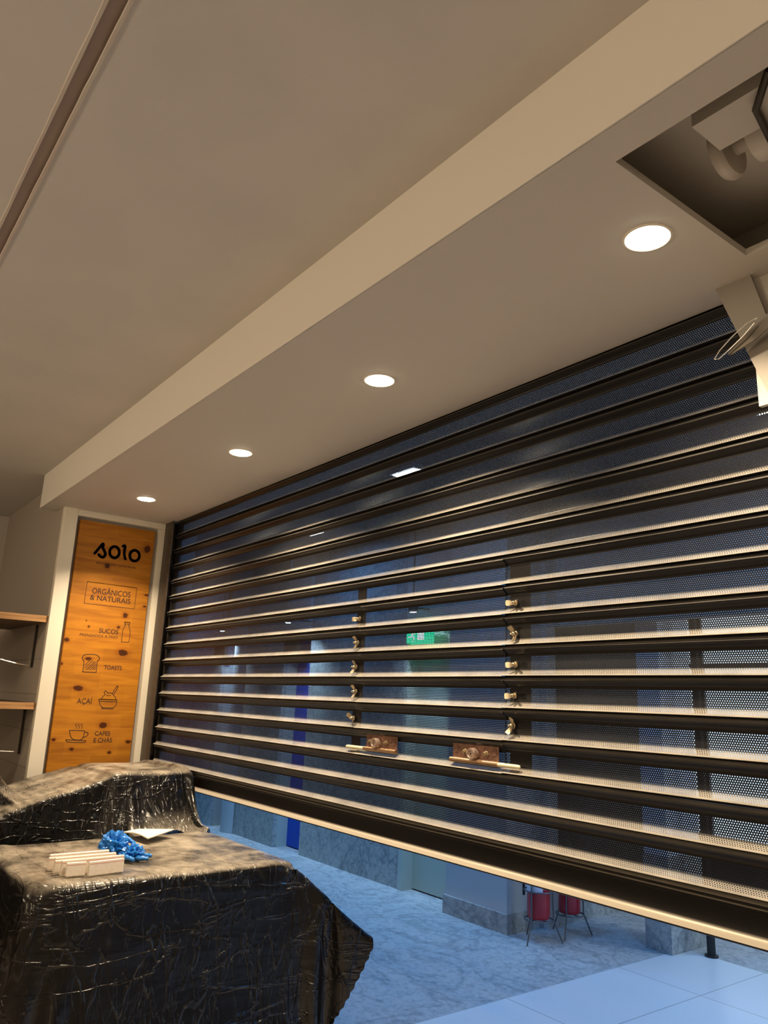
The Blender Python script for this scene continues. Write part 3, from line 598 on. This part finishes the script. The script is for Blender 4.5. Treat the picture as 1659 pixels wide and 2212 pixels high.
text('PRENSADOS A FRIO', 1.468, 1.714, .340, .017, off=.004)
text('TOASTS', 1.650, 1.768, .1353, .027, off=.014)
text('A\u00c7A\u00cd', 1.505, 1.601, -.088, .033, off=.010)
text('CAFES', 1.644, 1.743, -.285, .027, off=.014)
text('E CH\u00c1S', 1.6416, 1.761, -.328, .027, off=.014)
text('alimenta\u00e7\u00e3o consciente', 1.512, 1.781, .824, .0125, off=.006)

# ------------------------------------------------------------------ shelves on the side wall
for (z1, lab, ex) in ((.4484, 'oak edged wall shelf, upper of two, left of the white pillar', 0), (-.092, 'oak edged wall shelf, lower of two, left of the white pillar', -.02)):
    t = empty('wall_shelf', (-5.7, 1.25, z1 - .04), lab, 'shelf', 'oak shelves on the side wall')
    bx(-6.25, -5.232, -.2, 1.2585, z1 - .038, z1).build('board', M_SHELFTOP, t)
    bx(-5.232, -5.225, -.2, 1.2585, z1 - .040, z1 + .001).build('front_edge', M_OAK, t)
    zr = z1 - .045
    b_ = MB().box(-5.448, -5.436, 1.246, 1.2595, zr - .275, zr).build('bracket', M_DARKM, t)
    pts = [(-5.44, 1.245 - .16 * i / 10 * 3.2, zr - .262 + (.14 * (i / 10) ** 1.8) * (1.2 if z1 > 0 else .5)) for i in range(11)]
    MB().tube(pts, .0045, 8).build('wire_rod', M_CHROME, b_, smooth=True)

# ------------------------------------------------------------------ covered counters
struct_counter = MB().box(-3.97, -3.18, .86, 1.89, FZ, -.735)
o = struct_counter.build('counter', M_DARKM); tag(o, 'counter hidden under the nearer black plastic sheet, beside the shutter', 'counter')
o = bx(-5.14, -4.38, .08, 1.89, FZ, -.765).build('back_counter', M_DARKM); tag(o, 'low counter hidden under the farther black plastic sheet, against the end wall', 'counter')
o = bx(-4.95, -4.37, 1.54, 1.88, -.765, -.468).build('counter_appliance', M_DARKM); tag(o, 'boxy appliance under the farther black sheet, below the wooden sign', 'appliance')
o = bx(-5.10, -4.77, .32, .91, -.765, -.37).build('counter_box', M_DARKM); tag(o, 'bulky box under the farther black sheet, below the shelves', 'box')
def drape(nx, ny, h, origin, boxes, steps, pins=(), seed=1, slack=.975, bump_=.008, iters=7, rot=0.0):
    """let a sheet of nx * ny points settle over boxes (x0, x1, y0, y1, z0, z1)"""
    rng = np.random.RandomState(seed)
    gx, gy = np.meshgrid(np.arange(nx) * h, np.arange(ny) * h, indexing='ij')
    mx_, my_ = gx.mean(), gy.mean(); c, s = math.cos(rot), math.sin(rot)
    X = np.stack([origin[0] + slack * (c * (gx - mx_) - s * (gy - my_)), origin[1] + slack * (s * (gx - mx_) + c * (gy - my_)), np.full_like(gx, origin[2])], -1)
    for cell, amp in ((7, bump_), (3, bump_ * .5)):
        low = rng.randn(nx // cell + 2, ny // cell + 2)
        ii = np.linspace(0, low.shape[0] - 1.001, nx); jj = np.linspace(0, low.shape[1] - 1.001, ny)
        i0 = ii.astype(int)[:, None]; j0 = jj.astype(int)[None, :]; fi = (ii % 1)[:, None]; fj = (jj % 1)[None, :]
        X[..., 2] += amp * (low[i0, j0] * (1 - fi) * (1 - fj) + low[i0 + 1, j0] * fi * (1 - fj) + low[i0, j0 + 1] * (1 - fi) * fj + low[i0 + 1, j0 + 1] * fi * fj)
    V = np.zeros_like(X); dt = 1 / 60.0; sets = []
    for (di, dj, k) in ((1, 0, 1), (0, 1, 1), (1, 1, .4), (1, -1, .4), (2, 0, .10), (0, 2, .10)):
        for a in range(2):
            m = max(abs(di), abs(dj)); i = np.arange(0, nx - abs(di)); j = np.arange(0, ny - abs(dj))
            if di: i = i[((i // m) % 2) == a]
            else: j = j[((j // m) % 2) == a]
            if dj < 0: I = np.ix_(i, j + 1); K = np.ix_(i + di, j)
            else: I = np.ix_(i, j); K = np.ix_(i + di, j + dj)
            sets.append((I, K, k, h * math.hypot(di, dj)))
    def collide(P, Q):
        tt = .006
        for (x0, x1, y0, y1, z0, z1) in boxes:
            x0, x1, y0, y1, z1 = x0 - tt, x1 + tt, y0 - tt, y1 + tt, z1 + tt
            ins = (P[..., 0] > x0) & (P[..., 0] < x1) & (P[..., 1] > y0) & (P[..., 1] < y1) & (P[..., 2] < z1) & (P[..., 2] > z0)
            if not ins.any(): continue
            p = P[ins]; q = Q[ins]
            D = np.stack([p[:, 0] - x0, x1 - p[:, 0], p[:, 1] - y0, y1 - p[:, 1], z1 - p[:, 2]], 1)
            D[:, 4] = np.where(q[:, 2] >= z1 - .03, D[:, 4] * .1, D[:, 4])
            w_ = D.argmin(1)
            p[:, 0] = np.where(w_ == 0, x0, np.where(w_ == 1, x1, p[:, 0]))
            p[:, 1] = np.where(w_ == 2, y0, np.where(w_ == 3, y1, p[:, 1]))
            p[:, 2] = np.where(w_ == 4, z1, p[:, 2])
            d = p - q; nrm = np.eye(3)[np.where(w_ < 2, 0, np.where(w_ < 4, 1, 2))]
            p -= (d - (d * nrm).sum(1)[:, None] * nrm) * .35
            P[ins] = p
    for st in range(steps):
        V[..., 2] -= 9.8 * dt; V *= .975
        Q = X.copy(); P = X + V * dt
        for it in range(iters):
            for (I, K, k, rest) in sets:
                d = P[K] - P[I]; L = np.sqrt((d ** 2).sum(-1)) + 1e-9; C = L - rest
                if k < .3: C = np.minimum(C, 0)
                q = (.5 * k * C / L)[..., None] * d
                P[I] += q; P[K] -= q
            if it % 2 == 1: collide(P, Q)
            for (pi, pj, pos) in pins:
                tgt = np.array(pos); P[pi, pj] += (tgt - P[pi, pj]) * min(1, st / 60.0) * .8
        P[..., 2] = np.maximum(P[..., 2], -1.595)
        V = (P - Q) / dt; sp = np.sqrt((V ** 2).sum(-1, keepdims=True)); V *= np.minimum(1, 1.3 / (sp + 1e-9))
        X = P
    return X.reshape(-1, 3)
def sheet(name, nx, ny, P, label, hem=lambda i: 999):
    fs = [(i * ny + j, (i + 1) * ny + j, (i + 1) * ny + j + 1, i * ny + j + 1) for i in range(nx - 1) for j in range(ny - 1) if j < hem(i)]
    used = sorted({v for f in fs for v in f}); ix = {v: k for k, v in enumerate(used)}
    mb = MB(); mb.add([P[v].tolist() for v in used], [tuple(ix[v] for v in f) for f in fs]); o = mb.build(name, M_PLASTIC)
    for p in o.data.polygons: p.use_smooth = True
    ss = o.modifiers.new('ss', 'SUBSURF'); ss.levels = 2; ss.render_levels = 2
    return tag(o, label, 'plastic sheet', 'black dust sheets')
SHUT_BOX = (-6, 1, 1.962, 2.2, -.56, 1.2)
NA = (78, 80)
# overhang: x from -4.12 to about -2.25, y from .36 to 2.30
PA = drape(NA[0], NA[1], .025, (-3.17, 1.33, -.61), [(-4.00, -3.12, .82, 1.93, -1.6, -.705), (-4.0, -2.93, .80, 1.93, -1.6, -1.36)], 230, pins=[(41 + round(13 * f_), 64 + round(15 * f_), (-3.115 + .185 * f_, 1.935 + .295 * f_, -.70 - .30 * f_)) for f_ in [k / 14 for k in range(0, 15)]], seed=7, slack=.985)
sheet('plastic_sheet', NA[0], NA[1], PA, 'dusty black plastic sheet over the nearer counter, with white strips lying on it', hem=lambda i: 999 if i < 54 else max(66, 79 - (i - 54)))
NB = (61, 84)
PB = drape(NB[0], NB[1], .027, (-4.6875, 1.02, -.10), [(-4.98, -4.32, 1.49, 1.93, -1.6, -.436), (-5.14, -4.34, .02, 1.93, -1.6, -.725), (-5.13, -4.72, .27, .96, -1.6, -.336), (-5.1, -4.34, .1, .90, -1.6, -.655)] + [(-5.1, -4.34, .84 + .05 * k, .93 + .05 * k, -1.6, -.650 + .0155 * k) for k in range(13)] + [ SHUT_BOX, (-4.0, -3.0, 1.42, 1.95, -1.6, -.69)], 230, pins=((58, 64, (-4.03, 1.56, -.688)), (60, 70, (-3.98, 1.72, -.682)), (58, 78, (-4.02, 1.95, -.676))), seed=4, slack=.975, rot=.04)
sheet('plastic_sheet', NB[0], NB[1], PB, 'black plastic sheet draped over the farther counter below the wooden sign')

# ------------------------------------------------------------------ things on the sheet
TZ = -.6925
def strip(x, y0, y1, h, th, label, lean=0.0, yaw=0.0):
    cx, cy = x, (y0 + y1) / 2
    M = Matrix.Translation((cx, cy, TZ)) @ Matrix.Rotation(yaw, 4, 'Z') @ Matrix.Rotation(lean, 4, 'Y')
    t = empty('plaster_strip', (cx, cy, TZ), label, 'building offcut', 'white board strips on the black sheet')
    L = (y1 - y0) / 2
    MB().box(-th / 2, th / 2, -L, L, 0, h, M).build('strip', M_TILEW, t, bevel=.0012)
    MB().box(th / 2 - .0002, th / 2 + .0005, -L + .001, L - .001, h * .82, h * .86, M).box(-th / 2 + .002, -th / 2 + .004, -L, L, h - .0002, h + .0004, M).build('pink_line', M_PINK, t)
strip(-3.228, .974, 1.046, .047, .017, 'short white strip at the front left of the row, beside a longer one', 0.0, -.06)
strip(-3.214, 1.050, 1.190, .049, .018, 'long white strip at the front right of the row, pink line near its top', 0.0, .10)
strip(-3.264, .962, 1.207, .052, .014, 'white strip directly behind the two front pieces', .06, .05)
strip(-3.300, .948, 1.190, .047, .014, 'white strip third from the front in the row', .10, .02)
strip(-3.336, .955, 1.196, .051, .014, 'white strip fourth from the front in the row', .13, .03)
strip(-3.372, .944, 1.183, .046, .014, 'white strip fifth from the front, next to the rearmost', .16, .00)
strip(-3.410, .956, 1.190, .051, .014, 'rearmost white strip of the row, ending against the blue gloves', .20, .01)
# cardboard piece
n = 14; vs = []; fs = []
for i in range(n + 1):
    for j in range(n + 1):
        u, v_ = i / n, j / n
        a = Vector((-3.985, 1.455, 0)); b3 = Vector((-4.04, 1.55, 0)); c = Vector((-3.86, 1.665, 0)); d = Vector((-3.735, 1.485, 0))
        p = a * (1 - u) * (1 - v_) + b3 * u * (1 - v_) + c * u * v_ + d * (1 - u) * v_
        z = TZ + .012 + .014 * math.sin(v_ * 2.6) * (1 - u) + .018 * u * v_
        vs.append((p.x, p.y, z))
fs = [(i * (n + 1) + j, (i + 1) * (n + 1) + j, (i + 1) * (n + 1) + j + 1, i * (n + 1) + j + 1) for i in range(n) for j in range(n)]
o = MB().add(vs, fs).build('card_piece', M_CARD, smooth=True); so = o.modifiers.new('s', 'SOLIDIFY'); so.thickness = .006
tag(o, 'white curled piece of board lying on the sheet behind the blue gloves', 'board')
# crumpled gloves: a folded body and limp fingers
def crumple(c, rad, sc, seed, amp=.45, nu=64, nv=40):
    vs = []; fs = []; off = Vector((seed * 7.1, seed * 3.3, 0))
    for i in range(nv + 1):
        th = math.pi * i / nv
        for j in range(nu):
            ph = 2 * math.pi * j / nu
            d = Vector((math.sin(th) * math.cos(ph), math.sin(th) * math.sin(ph), math.cos(th)))
            n1 = 1 - abs(noise.noise(d * 1.7 + off)) * 2; n2 = 1 - abs(noise.noise(d * 4.0 + off)) * 2; n3 = noise.noise(d * 9 + off)
            r_ = 1 + amp * (n1 * .55 + n2 * .45 - .5) + .06 * n3
            p = Vector((d.x * sc[0], d.y * sc[1], d.z * sc[2])) * rad * r_ + Vector(c)
            p.z = max(p.z, TZ + .003); vs.append(p)
    for i in range(nv):
        for j in range(nu): fs.append((i * nu + j, (i + 1) * nu + j, (i + 1) * nu + (j + 1) % nu, i * nu + (j + 1) % nu))
    return vs, fs
gm = MB()
G = Vector((-3.50, 1.245, TZ))
gm.add(*crumple(G + Vector((.0, 0, .042)), .050, (1.0, 1.05, 1.10), 1, .75))
gm.add(*crumple(G + Vector((.07, .055, .022)), .034, (1.1, 1.2, .95), 2, .9))
rg = random.Random(5)
for (p0, p1, p2) in (((-.02, -.03, .03), (-.01, -.065, .02), (.02, -.085, .008)), ((.0, .02, .09), (.02, .06, .075), (.05, .085, .04)), ((.06, .06, .02), (.09, .10, .02), (.08, .135, .008)),
                     ((.08, .06, .012), (.115, .07, .012), (.13, .105, .006)), ((.07, .02, .02), (.11, .02, .02), (.14, .04, .008)), ((.0, -.02, .08), (.03, -.03, .06), (.05, -.02, .03))):
    pts = smooth_path([p0[:2], p1[:2], p2[:2]], 6); zs = [p0[2] + (p2[2] - p0[2]) * (i / (len(pts) - 1)) for i in range(len(pts))]
    q = [G + Vector((a[0] + rg.uniform(-.002, .002), a[1] + rg.uniform(-.002, .002), max(z_, .007) + rg.uniform(0, .003))) for a, z_ in zip(pts, zs)]
    gm.tube(q, [.012 * (1 - .25 * (i % 3 == 1)) * (1 - .35 * i / len(q)) for i in range(len(q))], 9)
o = gm.build('crumpled_gloves', M_GLOVE, smooth=True)
tag(o, 'crumpled bright blue disposable gloves lying behind the white strips', 'gloves')

# ------------------------------------------------------------------ downlights
DL = ['recessed round downlight nearest the wooden sign', 'second recessed round downlight from the wooden sign', 'third recessed round downlight from the wooden sign, at mid soffit', 'glaring downlight nearest the camera, beside the soffit opening']
for (x, y, lb, W) in ((-4.592, 1.584, DL[0], SPOT_W), (-3.323, 1.589, DL[1], SPOT_W), (-2.156, 1.570, DL[2], SPOT_W), (-.985, 1.54, DL[3], SPOT_W * .9)):
    t = empty('downlight', (x, y, SZ), lb, 'ceiling light', 'warm downlights in the soffit')
    MB().lathe((x, y, SZ + .004), (0, 0, -1), [(-.004, .063), (.0055, .062), (.007, .056), (.004, .052), (.0042, .02)], 32).build('trim_ring', M_CREAM, t, smooth=True)
    MB().lathe((x, y, SZ - .0035), (0, 0, -1), [(0, .049), (.0015, .048)], 32).build('diffuser', M_LED, t)
    area('lamp_light', (x, y, SZ - .009), .085, W, WARM, t, spread=2.05, disk=True)
for (x, y) in ((-4.6, -1.7), (-2.2, -2.0), (.4, -1.8)):  # unseen lamps added to brighten the beam from behind the camera
    t = empty('added_pendant_lamp', (x, y, .95), 'added warm pendant lamp, unseen behind the camera', 'pendant lamp', 'added warm pendant lamps, unseen')
    MB().lathe((x, y, CZ), (0, 0, -1), [(0, .05), (.02, .05), (.022, .008), (.28, .008), (.30, .03), (.34, .035), (.35, .02)], 20).build('cord_and_socket', M_BLACK, t, smooth=True)
    MB().lathe((x, y, CZ - .34), (0, 0, -1), [(0, .02), (.02, .035), (.05, .055), (.09, .06), (.13, .045), (.145, .01)], 24).build('bulb', M_BULB, t, smooth=True)
    L = bpy.data.lights.new('lamp_light', 'POINT'); L.energy = BACK_W; L.color = (1.0, .78, .52); L.shadow_soft_size = .07
    o = bpy.data.objects.new('lamp_light', L); COL.objects.link(o); o.parent = t; o.location = Vector((x, y, CZ - .58)) - ORG[t]

# ------------------------------------------------------------------ machinery in the soffit opening, hanging board, strap
t = empty('shutter_motor', (-.2, 1.72, SZ + .04), 'dim shutter motor and drum inside the soffit opening at the upper right', 'motor')
MB().lathe((-.76, 1.50, SZ + .085), (1, 0, 0), [(0, .015), (0, .060), (.010, .066), (.022, .066), (.030, .060), (.036, .02), (.2, .02)], 32).build('chain_wheel', M_WALL, t, smooth=True)
MB().tube([(-.68, 1.50, SZ + .085), (-.25, 1.50, SZ + .085)], .06, 24).box(-.72, -.40, 1.31, 1.42, SZ + .03, SZ + .12).build('motor_body', M_SOFF, t, smooth=True)  # pale casing paints in the glare haze across the opening
MB().tube([(-.48, 1.30, SZ + .12), (-.55, 1.29, SZ + .03), (-.60, 1.34, SZ + .01), (-.64, 1.50, SZ + .03)], .008, 10).build('cable', M_DARKM, t, smooth=True)
MB().box(-.70, -.1, 1.74, 1.78, SZ + .02, SZ + .165).build('mounting_plate', M_SOFF, t)
# board: plane parallel to the shutter, slanted left edge
def slab(poly, y, th):
    n = len(poly); mb = MB()
    return mb.add([(a, y, b3) for a, b3 in poly] + [(a, y + th, b3) for a, b3 in poly], [tuple(range(n)), tuple(reversed(range(n, 2 * n)))] + [(i, i + n, (i + 1) % n + n, (i + 1) % n) for i in range(n)])
o = slab([(-1.006, 1.172), (-.905, 1.172), (-.872, 1.037), (-.60, 1.172), (.3, 1.172), (.3, .35), (-.72, .35), (-.885, .818)], 1.895, .012).build('hanging_board', M_BOARD)
tag(o, 'pale notched board hanging at a slant over the upper right of the shutter', 'board')
struct('wall_infill', bx(-.925, .6, 1.925, 1.94, .80, SZ), M_WALL)
t = empty('metal_strap', (-.80, 1.84, 1.0), 'narrow bent metal strap with a looped tip crossing the hanging board', 'metal strap')
sp_ = [(-.40, 1.84, 1.155), (-.52, 1.838, 1.13), (-.70, 1.835, 1.07), (-.82, 1.85, 1.005), (-.90, 1.86, .972), (-.965, 1.865, .945)]
mb = MB(); vs = []; fs = []
for i, p in enumerate(sp_):
    wd = (.016, .016, .016, .018, .017, .005)[i]; a = Vector(p)
    for (dz, dy) in ((wd, 0), (wd, .003), (-wd, .003), (-wd, 0)): vs.append((a.x - dz * .55, a.y + dy, a.z + dz * .8))
for i in range(len(sp_) - 1):
    for k in range(4): fs.append((i * 4 + k, i * 4 + (k + 1) % 4, i * 4 + 4 + (k + 1) % 4, i * 4 + 4 + k))
mb.add(vs, fs).build('strap', M_GUIDE, t, bevel=.0008)
MB().tube([(-.872, 1.845, 1.010), (-.90, 1.845, 1.005), (-.945, 1.85, .985), (-.985, 1.855, .960), (-1.002, 1.857, .941), (-.990, 1.857, .938), (-.955, 1.855, .955), (-.915, 1.85, .975), (-.88, 1.845, .998)], .0018, 8).build('loop', M_CHROME, t, smooth=True)

# ------------------------------------------------------------------ lift everything so that the floor lies at z = 0
for o in SC.objects:
    if o.parent is None and o.type != 'CAMERA': o.location.z += EYE
